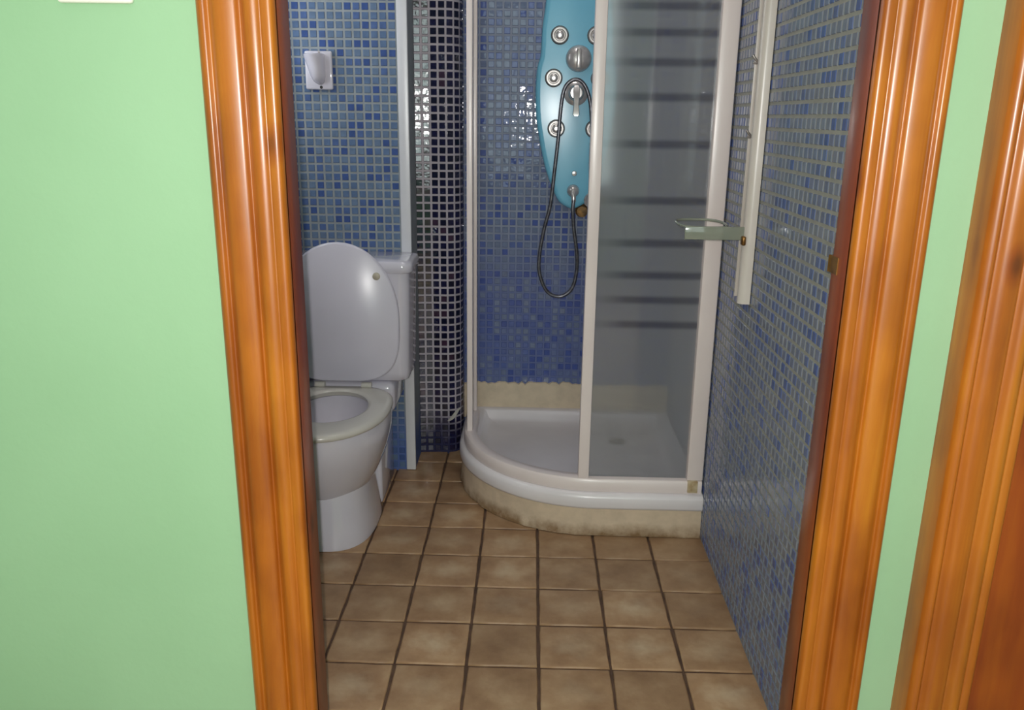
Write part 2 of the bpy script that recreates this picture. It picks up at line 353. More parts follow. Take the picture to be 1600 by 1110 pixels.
def mosaic(wall, pts, z0, z1, mats, weights, window=None, skip=None, tilt=0.009, pick=None, nmax=300):
    """pts: plan path walked so that the room lies on the right-hand side of travel (-90 deg)"""
    at, total = path_sampler(pts); ncol = int(total / PITCH); nrow = int((z1 - z0) / PITCH)
    items = []
    for i in range(ncol):
        s = (i + 0.5) * PITCH; p, _ = at(s); a, _ = at(s - PITCH * 0.3); b_, _ = at(s + PITCH * 0.3)
        t = (b_ - a).normalized(); ang = math.atan2(t.y, t.x)
        for j in range(nrow):
            z = z0 + (j + 0.5) * PITCH
            if skip and skip(p.x, p.y, z): continue
            loc = Vector((p.x, p.y, z))
            mname = pick(loc) if pick else random.choices(mats, weights)[0]
            R = Matrix.Rotation(ang, 4, 'Z') @ Matrix.Rotation(random.gauss(0, tilt), 4, 'X') @ Matrix.Rotation(random.gauss(0, tilt), 4, 'Z') @ Matrix.Rotation(random.gauss(0, 0.012), 4, 'Y')
            items.append((loc, R, mname, t))
    chosen = set()
    if window:
        sc = []
        for k, (loc, R, mname, t) in enumerate(items):
            x, y, d = project(loc)
            if d > 0 and -8 < y < 1118 and window(x, y):
                q = project(loc + t * PITCH); r = project(loc + Vector((0, 0, PITCH))); sc.append((abs((q[0] - x) * (r[1] - y)), k))
        sc.sort(reverse=True); chosen = {k for _, k in sc[:nmax]}
    v, f, mi = [], [], []
    for k, (loc, R, mname, t) in enumerate(items):
        MW = Matrix.Translation(loc) @ R
        if k in chosen:
            o = bpy.data.objects.new('mosaic_tile', tile_mesh(mname)); COL.objects.link(o); o.parent = wall; o.matrix_local = MW
        else:
            b0 = len(v); v += [tuple(MW @ Vector(q)) for q in TV]; f += [tuple(i + b0 for i in q) for q in TF]; mi += [mats.index(mname)] * len(TF)
    me = bpy.data.meshes.new('mosaic_tile_field'); me.from_pydata(v, [], f)
    for m in mats: me.materials.append(MATS[m])
    me.polygons.foreach_set('material_index', mi)
    o = bpy.data.objects.new('mosaic_tile_field', me); COL.objects.link(o); o.parent = wall; o['kind'] = 'stuff'
    return o

# floor: joint bed and brown square tiles
FP = 0.1557
b = MB().box(XL - 0.02, XR + 0.02, Y_HALL, Y_SHO + 0.03, -0.06, -0.0045)
floor = structure('floor', 'brown square tiled bathroom floor with dark joints', b, 'floor_grout')
def floor_tile_mesh(seed):
    rnd = random.Random(seed); a = FP / 2 - 0.0032; n = 4
    ring = []
    for (x0, y0, x1, y1) in ((-a, -a, a, -a), (a, -a, a, a), (a, a, -a, a), (-a, a, -a, -a)):
        for k in range(n):
            t = k / n; w_ = 0 if k == 0 else rnd.uniform(-0.0009, 0.0009)
            x, y = x0 + (x1 - x0) * t, y0 + (y1 - y0) * t
            ring.append((x + (w_ if x0 == x1 else 0), y + (w_ if y0 == y1 else 0)))
    mb = MB().loft([[(x, y, -0.006) for x, y in ring], [(x, y, -0.0022) for x, y in ring], [(x * 0.975, y * 0.975, -0.0003) for x, y in ring], [(x * 0.94, y * 0.94, 0) for x, y in ring]], True, False, True)
    me = bpy.data.meshes.new('floor_tile'); me.from_pydata(mb.v, [], mb.f); me.materials.append(MATS['brown_floor_tile'])
    me.polygons.foreach_set('use_smooth', [True] * len(me.polygons)); return me
fmesh = [floor_tile_mesh(s) for s in range(4)]
for i in range(-6, 3):
    for j in range(-2, 8):
        cx, cy = 0.032 + (i + 0.5) * FP, 1.539 + (j + 0.5) * FP
        if cx > 0.0 and cy > 2.36: continue
        if cx < X_TRIM - 0.06 and cy > Y_TOI + 0.06: continue
        o = bpy.data.objects.new('floor_tile', fmesh[random.randrange(4)]); COL.objects.link(o); o.parent = floor
        o.location = (cx + random.uniform(-.0008, .0008), cy + random.uniform(-.0008, .0008), random.uniform(-.0009, .0003))
        o.rotation_euler = (random.gauss(0, .0022), random.gauss(0, .0022), random.gauss(0, .004))

# toilet wall (light blue mosaic) with its white corner bead
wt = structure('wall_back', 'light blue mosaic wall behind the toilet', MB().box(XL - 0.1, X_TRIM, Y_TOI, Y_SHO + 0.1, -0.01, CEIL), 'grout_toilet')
def toilet_pick(l):
    hi = 0.55 if l.z < 0.95 else 0.40
    return random.choices(LIGHT_T, [0.42, 0.30, 0.14 + hi * 0.2, 0.10 + hi * 0.2])[0]
mosaic(wt, [(-0.4045 - 19 * PITCH - 0.0002, Y_TOI), (-0.4045, Y_TOI)], 0.004, CEIL - 0.01, LIGHT_T, None, lambda x, y: 440 < x < 640 and (y < 425 or (590 < x and y > 590)), pick=toilet_pick)
tr = MB().bbox(-0.403, X_TRIM + 0.003, Y_TOI - 0.008, Y_TOI + 0.004, 0.001, CEIL, 0.003)
tag(tr.build('trim_1', 'white_trim', smooth=40), 'white plastic corner strip between light and dark mosaic', kind='structure')

# dark blue rounded column
X_CO = -0.2318
dark_path = [(-0.3785, Y_COL - 0.0064), (-0.3534, Y_COL - 0.0027), (-0.3281, Y_COL), (-0.2773, Y_COL), (-0.2534, Y_COL + 0.0087), (-0.2371, Y_COL + 0.0282), (X_CO, Y_COL + 0.0530), (X_CO, Y_SHO)]
lp = [(x, y) for x, y in dark_path] + [(X_CO, Y_SHO + 0.1), (-0.45, Y_SHO + 0.1), (-0.45, Y_COL)]
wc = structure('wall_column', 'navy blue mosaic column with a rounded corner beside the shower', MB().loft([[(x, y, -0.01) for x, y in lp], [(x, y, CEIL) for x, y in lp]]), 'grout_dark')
def dark_pick(l):
    if l.x < -0.33 and l.z > 0.9: return random.choices(DARK_T, [.3, .2, .5])[0]
    return random.choices(DARK_T, [.62, .33, .05])[0]
mosaic(wc, dark_path, 0.004, CEIL - 0.01, DARK_T, None, lambda x, y: 640 < x < 724 and y < 715, pick=dark_pick, tilt=0.008)

# shower back wall
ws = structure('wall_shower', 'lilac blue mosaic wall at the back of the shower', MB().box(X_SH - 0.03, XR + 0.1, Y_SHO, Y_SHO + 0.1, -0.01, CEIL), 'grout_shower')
def show_pick(l):
    k = 1.0 if l.z < 0.62 else (0.45 if l.z < 0.95 else 0.28)
    return random.choices(SHOW_T, [0.55, 0.28, 0.12 + 0.3 * k, 0.06 + 0.32 * k])[0]
mosaic(ws, [(X_SH, Y_SHO), (XR, Y_SHO)], 0.222, CEIL - 0.01, SHOW_T, None, lambda x, y: 740 < x < 930 and y < 602, pick=show_pick)
# cream upstand with a ragged top edge
n_ = 60; xs = [X_SH + (XR - X_SH) * k / n_ for k in range(n_ + 1)]
tops = [0.222 + random.uniform(-0.004, 0.010) for _ in xs]
MB().loft([[(x, Y_SHO - 0.006, 0.09) for x in xs], [(x, Y_SHO - 0.006, t - 0.004) for x, t in zip(xs, tops)], [(x, Y_SHO + 0.002, t) for x, t in zip(xs, tops)], [(x, Y_SHO + 0.002, 0.09) for x in xs]], False, False, False).build('plaster_upstand', 'cream_upstand', ws)

# right wall
wr = structure('wall_right', 'blue mosaic side wall on the right of the bathroom', MB().box(XR, XR + 0.06, Y_IN, Y_SHO + 0.1, -0.01, CEIL), 'grout_side')
mosaic(wr, [(XR, Y_SHO), (XR, Y_IN)], 0.004, CEIL - 0.01, SIDE_T, [0.42, 0.32, 0.16, 0.10], tilt=0.012)

# left wall with an unseen window added as fill light
WY0, WY1, WZ0, WZ1 = 2.02, 2.46, 1.15, 1.86
lw = MB().box(XL - 0.1, XL, Y_IN, WY0, -0.01, CEIL).box(XL - 0.1, XL, WY1, Y_SHO, -0.01, CEIL).box(XL - 0.1, XL, WY0, WY1, -0.01, WZ0).box(XL - 0.1, XL, WY0, WY1, WZ1, CEIL)
wl = structure('wall_left', 'blue mosaic side wall with an added fill window', lw, 'grout_toilet')
mosaic(wl, [(XL, Y_IN), (XL, Y_TOI)], 0.004, CEIL - 0.01, LIGHT_T, [0.42, 0.30, 0.18, 0.10], skip=lambda x, y, z: WY0 - 0.015 < y < WY1 + 0.015 and WZ0 - 0.015 < z < WZ1 + 0.015)
win = empty('fill_window', (XL - 0.05, (WY0 + WY1) / 2, WZ0)); tag(win, 'small white framed window added, unseen, as bathroom fill light', kind='structure')
wf = MB()
for (y0, y1, z0, z1) in ((WY0, WY0 + .04, WZ0, WZ1), (WY1 - .04, WY1, WZ0, WZ1), (WY0 + .04, WY1 - .04, WZ0, WZ0 + .04), (WY0 + .04, WY1 - .04, WZ1 - .04, WZ1)): wf.bbox(XL - 0.07, XL - 0.03, y0, y1, z0, z1, 0.003)
wf.build('window_frame', 'white_trim', win, 40)  # frame of the added, unseen fill window
MB().box(XL - 0.054, XL - 0.048, WY0 + .04, WY1 - .04, WZ0 + .04, WZ1 - .04).build('pane', 'bathroom_fill_glow', win)

lm = empty('fill_ceiling_lamp', (0.0, 2.05, CEIL)); tag(lm, 'round white fill lamp added, unseen, on the bathroom ceiling', 'ceiling lamp')  # unseen lamp added to lift the bathroom and shower interior
MB().lathe([(.17, 0), (.17, .018), (.165, .022), (.001, .022)], (0.0, 2.05, CEIL - .0005), (0, 0, -1), 32).build('fill_lamp_base', 'white_trim', lm, 40)
MB().lathe([(.155, .022), (.150, .035), (.12, .050), (.06, .060), (.001, .062)], (0.0, 2.05, CEIL - .0005), (0, 0, -1), 32).build('fill_lamp_shade', 'fill_lamp_glow', lm, 60)

# partition with the doorway (green on the hall side, mosaic inside)
HX0, HX1, HY0 = -1.60, 1.60, -1.9
HC = 2.45
pw = MB().box(HX0, DX0 - 0.02, Y_HALL, Y_IN, -0.01, HC).box(DX0 - 0.02, DX1 + 0.02, Y_HALL, Y_IN, DZ + 0.02, HC).box(DX1 + 0.02, D2X0, Y_HALL, Y_IN, -0.01, HC).box(D2X0, D2X1, Y_HALL, Y_IN, DZ + 0.02, HC).box(D2X1, HX1, Y_HALL, Y_IN, -0.01, HC)
wfm = structure('wall_front', 'pale green painted wall around the bathroom doorway', pw, 'green_paint')
MB().box(XL, DX0 - 0.02, Y_IN, Y_IN + 0.004, 0, CEIL).box(DX1 + 0.02, XR, Y_IN, Y_IN + 0.004, 0, CEIL).box(DX0 - 0.02, DX1 + 0.02, Y_IN, Y_IN + 0.004, DZ + 0.02, CEIL).build('tiled_backing', 'grout_toilet', wfm)
mosaic(wfm, [(XR, Y_IN + 0.004), (XL, Y_IN + 0.004)], 0.004, CEIL - 0.01, LIGHT_T, [0.42, 0.30, 0.18, 0.10], skip=lambda x, y, z: DX0 - 0.045 < x < DX1 + 0.045 and z < DZ + 0.045)
structure('ceiling', 'white bathroom ceiling', MB().box(XL - 0.1, XR + 0.06, Y_IN, Y_SHO + 0.1, CEIL, CEIL + 0.05), 'white_ceiling')
# the hall around the viewer
structure('ceiling_hall', 'white ceiling of the green hall', MB().box(HX0, HX1, HY0, Y_HALL, HC, HC + 0.05), 'white_ceiling')
structure('floor_hall', 'brown floor of the green hall', MB().box(HX0, HX1, HY0, Y_HALL, -0.06, -0.002), 'hall_floor')
structure('wall_hall_left', 'green painted left wall of the hall', MB().box(HX0 - 0.1, HX0, HY0, Y_IN, -0.01, HC), 'green_paint')
structure('wall_hall_right', 'green painted right wall of the hall', MB().box(HX1, HX1 + 0.1, HY0, Y_IN, -0.01, HC), 'green_paint')
hw0, hw1, hz0, hz1 = -0.62, 0.62, 0.62, 2.12
structure('wall_hall_back', 'green painted back wall of the hall with a window', MB().box(HX0, hw0, HY0 - 0.1, HY0, -0.01, HC).box(hw1, HX1, HY0 - 0.1, HY0, -0.01, HC).box(hw0, hw1, HY0 - 0.1, HY0, -0.01, hz0).box(hw0, hw1, HY0 - 0.1, HY0, hz1, HC), 'green_paint')
win2 = empty('window_2', (0, HY0 - 0.05, hz0)); tag(win2, 'white framed window in the hall back wall', kind='structure')
wf = MB()
for (x0, x1, z0, z1) in ((hw0, hw0 + .05, hz0, hz1), (hw1 - .05, hw1, hz0, hz1), (hw0 + .05, hw1 - .05, hz0, hz0 + .05), (hw0 + .05, hw1 - .05, hz1 - .05, hz1), (-.03, .03, hz0 + .05, hz1 - .05)): wf.bbox(x0, x1, HY0 - 0.07, HY0 - 0.03, z0, z1, 0.003)
wf.build('window_frame', 'white_trim', win2, 40)
for x0, x1 in ((hw0 + .05, -.03), (.03, hw1 - .05)): MB().box(x0, x1, HY0 - 0.054, HY0 - 0.048, hz0 + .05, hz1 - .05).build('pane', 'hall_daylight', win2)

# door frames: moulded casings
PROF = [(0, .006), (.03, .012), (.08, .0155), (.13, .0155), (.165, .0115), (.20, .0125), (.26, .0175), (.34, .0195), (.44, .0195), (.53, .0175), (.565, .0125), (.60, .0135), (.66, .0185), (.73, .020), (.79, .0185), (.83, .0155), (.86, .0165), (.93, .0175), (.975, .0155), (1.0, .010)]
PS = [(p.x, p.y) for p in catmull([(u, h, 0) for u, h in PROF], 4)]
def casing(name, xo, xi, z0, z1, yface, parent, mat='varnished_pine', mitre=True, extra=0.0):
    """upright moulding between plan edges xo (outer) and xi (inner); top end cut at 45 degrees"""
    sec = [(xo, yface)] + [(xo + (xi - xo) * u, yface - h - extra) for u, h in PS] + [(xi, yface)]
    wd = abs(xi - xo)
    top = [z1 - (abs(x - xo) if mitre else 0) for x, y in sec]
    MB().loft([[(x, y, z0) for x, y in sec]] + [[(x, y, z0 + (t - z0) * k / 6) for (x, y), t in zip(sec, top)] for k in range(1, 7)]).build(name, mat, parent, 50)
def head_casing(name, x0, x1, zi, zo, yface, parent, mat='varnished_pine', extra=0.0):
    wd = zo - zi
    sec = [(zo, yface)] + [(zo + (zi - zo) * u, yface - h - extra) for u, h in PS] + [(zi, yface)]
    MB().loft([[(x0 + (zo - z), y, z) for z, y in sec], [(x1 - (zo - z), y, z) for z, y in sec]]).build(name, mat, parent, 50)
CW = 0.100
d1 = empty('door_1', ((DX0 + DX1) / 2, Y_HALL, 0)); tag(d1, 'open doorway with a glossy orange pine frame', kind='structure')
casing('casing', DX0 - CW, DX0, 0, DZ + CW, Y_HALL, d1)
casing('casing', DX1 + CW, DX1, 0, DZ + CW, Y_HALL, d1)
head_casing('head_casing', DX0 - CW, DX1 + CW, DZ, DZ + CW, Y_HALL, d1)
MB().bbox(DX0 - 0.02, DX0, Y_HALL - 0.006, Y_IN + 0.014, 0, DZ, 0.002).build('jamb', 'varnished_pine_shaded', d1, 40)
MB().bbox(DX1, DX1 + 0.02, Y_HALL - 0.006, Y_IN + 0.014, 0, DZ, 0.002).build('jamb', 'varnished_pine_shaded', d1, 40)
MB().bbox(DX0 - 0.02, DX1 + 0.02, Y_HALL - 0.006, Y_IN + 0.006, DZ, DZ + 0.02, 0.002).build('head_jamb', 'varnished_pine_shaded', d1, 40)
sp = MB().loft([[(DX1 + 0.004, 1.150, z), (DX1 - 0.001, 1.150, z), (DX1 - 0.001, 1.174, z), (DX1 - 0.0015, 1.178, z), (DX1 - 0.003, 1.181, z), (DX1 - 0.002, 1.183, z), (DX1 + 0.004, 1.180, z)] for z in (0.934, 0.937, 0.955, 0.958)])
sp.build('strike_plate', 'brass', d1, 50)['label'] = 'small brass strike plate lip on the right jamb'

d2 = empty('door_2', ((D2X0 + D2X1) / 2, Y_HALL, 0)); tag(d2, 'closed neighbouring pine door with a thick moulded frame', kind='structure')
casing('casing', 0.577, 0.666, 0, DZ + 0.087, Y_HALL, d2, extra=0.036)
casing('casing', D2X1 + 0.071, D2X1 - 0.016, 0, DZ + 0.087, Y_HALL, d2, extra=0.036)
head_casing('head_casing', 0.577, D2X1 + 0.071, DZ, DZ + 0.087, Y_HALL, d2, extra=0.036)
sl = MB().bbox(D2X0 + 0.002, D2X1 - 0.002, Y_HALL - 0.012, Y_IN - 0.004, 0.006, DZ, 0.003)
slab = sl.build('door_leaf', 'varnished_pine_shaded', d2, 40)
for (z0, z1) in ((0.18, 0.92), (1.08, 1.90)):
    MB().bbox(D2X0 + 0.13, D2X1 - 0.13, Y_HALL - 0.022, Y_HALL - 0.010, z0, z1, 0.008, 3).build('door_panel', 'varnished_pine_shaded', slab, 40)

# light switch on the green wall, its foot just in view
sw = empty('light_switch', (-0.5535, Y_HALL, 1.27)); tag(sw, 'white light switch on the green wall left of the doorway', 'light switch')
MB().bbox(-0.601, -0.506, Y_HALL - 0.010, Y_HALL, 1.270, 1.355, 0.004, 3).build('plate', 'switch_plastic', sw, 40)
MB().bbox(-0.583, -0.524, Y_HALL - 0.015, Y_HALL - 0.009, 1.286, 1.341, 0.003, 2).build('rocker', 'switch_plastic', sw, 40)

# ------------------------------------------------------------------ toilet
TX = -0.555
def egg(hw, yf, yr, yc, z, n=48, ex=2.0, er=2.6):
    out = []
    for k in range(n):
        a = 2 * PI * k / n; c, s = math.cos(a), math.sin(a); e = ex if s < 0 else er
        px = math.copysign(abs(c) ** (2 / e), c); py = math.copysign(abs(s) ** (2 / e), s)
        out.append((TX + hw * px, yc + ((yc - yf) if s < 0 else (yr - yc)) * py, z))
    return out
to = empty('toilet', (TX, 2.25, 0)); tag(to, 'white toilet with its lid up against the cistern', 'toilet')
bw = MB().loft([egg(.100, 2.040, 2.44, 2.2, .128), egg(.110, 2.030, 2.44, 2.2, .140), egg(.124, 2.012, 2.44, 2.2, .165), egg(.141, 1.992, 2.44, 2.2, .205), egg(.155, 1.973, 2.43, 2.19, .245), egg(.163, 1.961, 2.42, 2.18, .285), egg(.165, 1.957, 2.41, 2.18, .318), egg(.162, 1.960, 2.40, 2.18, .334),
               egg(.108, 2.050, 2.335, 2.18, .334, er=2.1), egg(.112, 2.045, 2.335, 2.18, .315, er=2.1), egg(.108, 2.050, 2.33, 2.18, .26, er=2.1), egg(.085, 2.08, 2.30, 2.19, .20, er=2.1), egg(.05, 2.12, 2.26, 2.19, .17, er=2.1)])
bw.build('bowl', 'white_porcelain', to, 50)
MB().loft([egg(.082, 2.09, 2.295, 2.19, .1975, er=2.1), egg(.082, 2.09, 2.295, 2.19, .199, er=2.1)]).build('water', 'stain_water', to)
MB().loft([egg(.1245, 2.003, 2.34, 2.20, 0.0005, ex=2.7, er=3), egg(.1245, 2.003, 2.34, 2.20, .012, ex=2.7, er=3), egg(.119, 2.010, 2.34, 2.20, .05, ex=2.6, er=3), egg(.112, 2.022, 2.34, 2.20, .10, ex=2.5, er=3), egg(.106, 2.032, 2.34, 2.20, .150, ex=2.4, er=3)]).build('pedestal', 'white_porcelain', to, 60)
MB().bbox(TX - .117, TX + .117, 2.300, 2.52, 0.0005, .20, .010, 3).build('rear_foot', 'white_porcelain', to, 50)
MB().bbox(TX - .15, TX + .15, 2.36, 2.555, .27, .366, .02, 3).build('cistern_shelf', 'white_porcelain', to, 50)
so = dict(hw=.168, yf=1.945, yr=2.375, yc=2.18)
def E_(d, z, er=3.0): return egg(so['hw'] - d, so['yf'] + d, so['yr'] - d, so['yc'], z, er=er)
def I_(d, z): return egg(.103 + d, 2.057 - d, 2.325 + d, 2.18, z, er=2.1)
seat = MB().loft([I_(.004, .337), E_(.004, .337), E_(0, .342), E_(.001, .349), E_(.008, .3545), E_(.02, .356), I_(.012, .356), I_(.004, .354), I_(0, .349), I_(.004, .337)], True, False, False)
seat.build('seat', 'seat_plastic', to, 50)
# lid: same egg outline turned upright and leaning back a little
def lid_loop(d, t, n=48):
    out = []
    hw, zt, zb, zc = .174 - d, .790 - d, .376 + d, .565
    for k in range(n):
        a = 2 * PI * k / n; c, s = math.cos(a), math.sin(a); e = 2.05 if s > 0 else 3.4
        px = math.copysign(abs(c) ** (2 / e), c); pz = math.copysign(abs(s) ** (2 / e), s)
        z = zc + ((zt - zc) if s > 0 else (zc - zb)) * pz
        out.append((TX + hw * px, 2.336 + t + (z - .376) * 0.012, z))
    return out
lid = MB().loft([lid_loop(.006, 0), lid_loop(.001, .004), lid_loop(0, .009), lid_loop(.004, .014), lid_loop(.02, .016)]).build('lid', 'lid_plastic', to, 50)
for sx in (-1, 1):
    MB().lathe([(.011, 0), (.011, .004), (.008, .006), (.001, .007)], (TX + sx * .112, 2.3358 + (.695 - .376) * .012, .695), n=14).build('bumper', 'rubber_bumper', lid, 40)
    MB().tube([(TX + sx * .085, 2.352, .363), (TX + sx * .055, 2.352, .363)], .009, 12).build('hinge', 'seat_plastic', to, 50)
cs = MB(); loops = []
def rrect(hw, y0, y1, r, z, n=6):
    out = []
    for cx, cy, a0 in ((TX + hw - r, y1 - r, 0), (TX - hw + r, y1 - r, PI / 2), (TX - hw + r, y0 + r, PI), (TX + hw - r, y0 + r, 3 * PI / 2)):
        for k in range(n + 1): a = a0 + PI / 2 * k / n; out.append((cx + r * math.cos(a), cy + r * math.sin(a), z))
    return out
cs.loft([rrect(.175, 2.385, 2.54, .03, .366), rrect(.190, 2.372, 2.55, .03, .374), rrect(.194, 2.367, 2.554, .03, .395), rrect(.199, 2.364, 2.556, .03, .66), rrect(.199, 2.364, 2.556, .03, .700)])
cs.build('cistern', 'white_porcelain', to, 50)
cl = MB().loft([rrect(.205, 2.364, 2.556, .03, .698), rrect(.209, 2.3605, 2.556, .03, .703), rrect(.209, 2.3605, 2.556, .03, .720), rrect(.205, 2.364, 2.556, .03, .730), rrect(.195, 2.366, 2.550, .03, .733)]).build('cistern_lid', 'white_porcelain', to, 50)
MB().lathe([(.022, 0), (.022, .004), (.018, .006), (.001, .007)], (TX, 2.45, .733), (0, 0, 1)).build('flush_button', 'chrome', cl, 40)

# ceramic hook on the toilet wall
hk = empty('ceramic_hook', (-0.633, Y_TOI, 1.21)); tag(hk, 'white ceramic wall hook above the toilet', 'wall hook')
MB().bbox(-0.673, -0.593, Y_TOI - 0.013, Y_TOI - 0.0005, 1.208, 1.316, .005, 3).build('plate', 'white_porcelain', hk, 50)
def hook_loop(z, hw, dep, cx):
    return [(cx + hw * math.cos(PI * k / 12), Y_TOI - 0.010 - dep * math.sin(PI * k / 12), z) for k in range(13)]
MB().loft([hook_loop(1.222, .006, .004, -.630), hook_loop(1.230, .016, .022, -.632), hook_loop(1.245, .022, .034, -.635), hook_loop(1.270, .026, .036, -.638), hook_loop(1.293, .030, .040, -.642), hook_loop(1.304, .031, .044, -.644), hook_loop(1.308, .028, .040, -.644)], False, True, True).build('hook', 'white_porcelain', hk, 50)
MB().lathe([(.0045, 0), (.0045, .001), (.001, .0012)], (-.627, Y_TOI - .0130, 1.215), n=10).build('screw', 'dark_hole', hk)
MB().lathe([(.0035, 0), (.0035, .001), (.001, .0012)], (-.629, Y_TOI - .0130, 1.3105), n=10).build('screw', 'dull_chrome', hk)

# ------------------------------------------------------------------ shower tray
TR, TCX, TCY, TYF = 0.419, 0.200, 2.548, 2.129
def quad(d, z, wall=0.0, n=22):
    """quadrant outline inset by d; right and back edges follow the walls (inset wall)"""
    pts = [(XR - wall, TYF + d, z), (TCX, TYF + d, z)]
    for k in range(1, n + 1):
        a = PI / 2 * k / n; r = TR - d; pts.append((TCX - r * math.sin(a), TCY - r * math.cos(a), z))
    pts += [(TCX - TR + d, 2.715 if wall < .01 else Y_SHO - wall, z), (TCX - TR + d + 0.004, Y_SHO - wall, z), (XR - wall, Y_SHO - wall, z)]
    return pts
W0 = 0.002
ty = empty('shower_tray', (0.14, 2.48, 0)); tag(ty, 'quadrant white shower tray on a stained cream plaster plinth', 'shower tray')
rng = random.Random(5)
def wob(l, a): return [(x + rng.uniform(-a, a) * (1 if x < XR - .01 else 0), y + rng.uniform(-a, a) * (1 if y < 2.7 else 0), z) for x, y, z in l]
MB().loft([wob(quad(-.002, .0015, W0), .003), wob(quad(.0, .012, W0), .002), wob(quad(.003, .045, W0), .0008), quad(.005, .084, W0), quad(.03, .086, W0)], True, True, True).build('plinth', 'cream_plaster', ty, 50)
MB().loft([quad(.008, .082, W0), quad(-.001, .085, W0), quad(-.004, .092, W0), quad(-.004, .116, W0), quad(.000, .126, W0), quad(.010, .131, W0), quad(.058, .131, .030), quad(.066, .126, .036), quad(.075, .104, .046), quad(.095, .097, .07), quad(.14, .0955, .12)], True, True, True).build('basin', 'tray_acrylic', ty, 50)
MB().lathe([(.03, 0), (.03, .002), (.024, .003), (.001, .003)], (0.30, 2.62, .0955), (0, 0, 1)).build('drain', 'dull_chrome', ty, 40)

# ------------------------------------------------------------------ shower enclosure
en = empty('shower_enclosure', (0.14, 2.20, 0.131)); tag(en, 'white framed corner shower enclosure with striped frosted panel', 'shower enclosure')
def rail(name, secs, zoff=0.0):
    def path(d): 
        p = [(XR - .006, TYF + d), (TCX, TYF + d)]
        for k in range(1, 25):
            a = PI / 2 * k / 24; r = TR - d; p.append((TCX - r * math.sin(a), TCY - r * math.cos(a)))
        return p + [(TCX - TR + d, 2.700)]
    pp = [path(d) for d, z in secs]
    loops = [[(pp[i][k][0], pp[i][k][1], secs[i][1] + zoff) for i in range(len(secs))] for k in range(len(pp[0]))]
    MB().loft(loops).build(name, 'white_profile', en, 40)
rail('bottom_rail', [(.012, .1315), (.010, .136), (.010, .164), (.014, .169), (.024, .171), (.044, .171), (.050, .166), (.050, .1315)])
rail('top_rail', [(.012, 0), (.010, .005), (.010, .036), (.014, .041), (.044, .041), (.050, .036), (.050, .004), (.046, 0)], 1.930)
ZB, ZT = 0.169, 1.932
MB().bbox(0.1415, 0.1715, 2.146, 2.176, ZB, ZT, .003).build('door_stile', 'white_profile', en, 40)
fpn = MB().box(0.1690, 0.446, 2.160, 2.165, ZB + .001, ZT).build('frosted_panel', ['striped_acrylic', 'clear_acrylic'], en)
for p_ in fpn.data.polygons: p_.material_index = 0 if p_.normal.y < -0.5 else 1
fpn['label'] = 'grey frosted acrylic panel with darker horizontal stripes'
MB().bbox(0.443, 0.4875, 2.140, 2.186, ZB + .002, ZT, .004).build('wall_profile', 'white_profile', en, 40)
MB().bbox(0.446, 0.474, 2.1335, 2.17, .137, .1715, .002).build('corner_block', 'yellowed_plastic', en, 40)
MB().bbox(-0.196, -0.178, 2.490, 2.520, ZB, ZT, .003).build('door_stile', 'white_profile', en, 40)
MB().box(-0.190, -0.186, 2.518, 2.69, ZB + .001, ZT).build('side_panel', 'side_glass', en)
MB().bbox(-0.199, -0.177, 2.675, 2.706, ZB + .002, ZT, .003).build('wall_profile', 'white_profile', en, 40)

# peeling silicone where the column meets the tray
sp_ = [Vector(p) for p in catmull([(-.281, 2.712, .118), (-.268, 2.704, .130), (-.255, 2.700, .146), (-.246, 2.704, .158), (-.236, 2.712, .168)], 5)]
mb = MB(); loops = []
for k, p in enumerate(sp_):
    h = .0075 * math.sin(PI * (k + .7) / (len(sp_) + .4)); loops.append([p + Vector((-.3 * h, -.4 * h, h)), p + Vector((.002, -.0015, 0)), p + Vector((.3 * h, 0, -h)), p + Vector((.001, .001, 0))])
mb.loft(loops)
tag(mb.build('silicone_strip', 'silicone', smooth=60), 'peeling curl of white silicone at the foot of the dark column', 'sealant')

# ------------------------------------------------------------------ shower panel
PC = 0.132; PF = 2.790; PB = Y_SHO - 0.001
left = [(.155, .847), (.116, .851), (.086, .871), (.063, .915), (.039, .978), (.021, 1.051), (.006, 1.137), (.002, 1.227), (.006, 1.290), (.016, 1.33), (.019, 1.403), (.029, 1.489), (.030, 1.56), (.018, 1.64), (.010, 1.72), (.016, 1.80), (.040, 1.87), (.080, 1.91), (PC, 1.925)]
ls = [(p.x, p.y) for p in catmull([(x, z, 0) for x, z in left[1:]], 4)]
outline = [(PC, .845)] + [(x, z) for x, z in ls[:-1]] + [(PC, 1.925)] + [(2 * PC - x, z) for x, z in reversed(ls[:-1])]
def po(d, y):
    cz = 1.3
    out = []
    n = len(outline)
    for i, (x, z) in enumerate(outline):
        x0, z0 = outline[i - 1]; x1, z1 = outline[(i + 1) % n]; tx, tz = x1 - x0, z1 - z0; l = math.hypot(tx, tz) or 1
        out.append((x + d * tz / l, y, z - d * tx / l))
    return out
sp = empty('shower_tower', (PC, Y_SHO, .845)); tag(sp, 'sky blue hydromassage shower column with chrome controls on the shower wall', 'shower panel')
sgn = 1 if po(.01, 0)[20][0] > outline[20][0] else -1
MB().loft([po(0, PB), po(0, PF + .012), po(sgn * .003, PF + .004), po(sgn * .009, PF + .0005), po(sgn * .016, PF)]).build('panel_body', 'panel_blue', sp, 50)
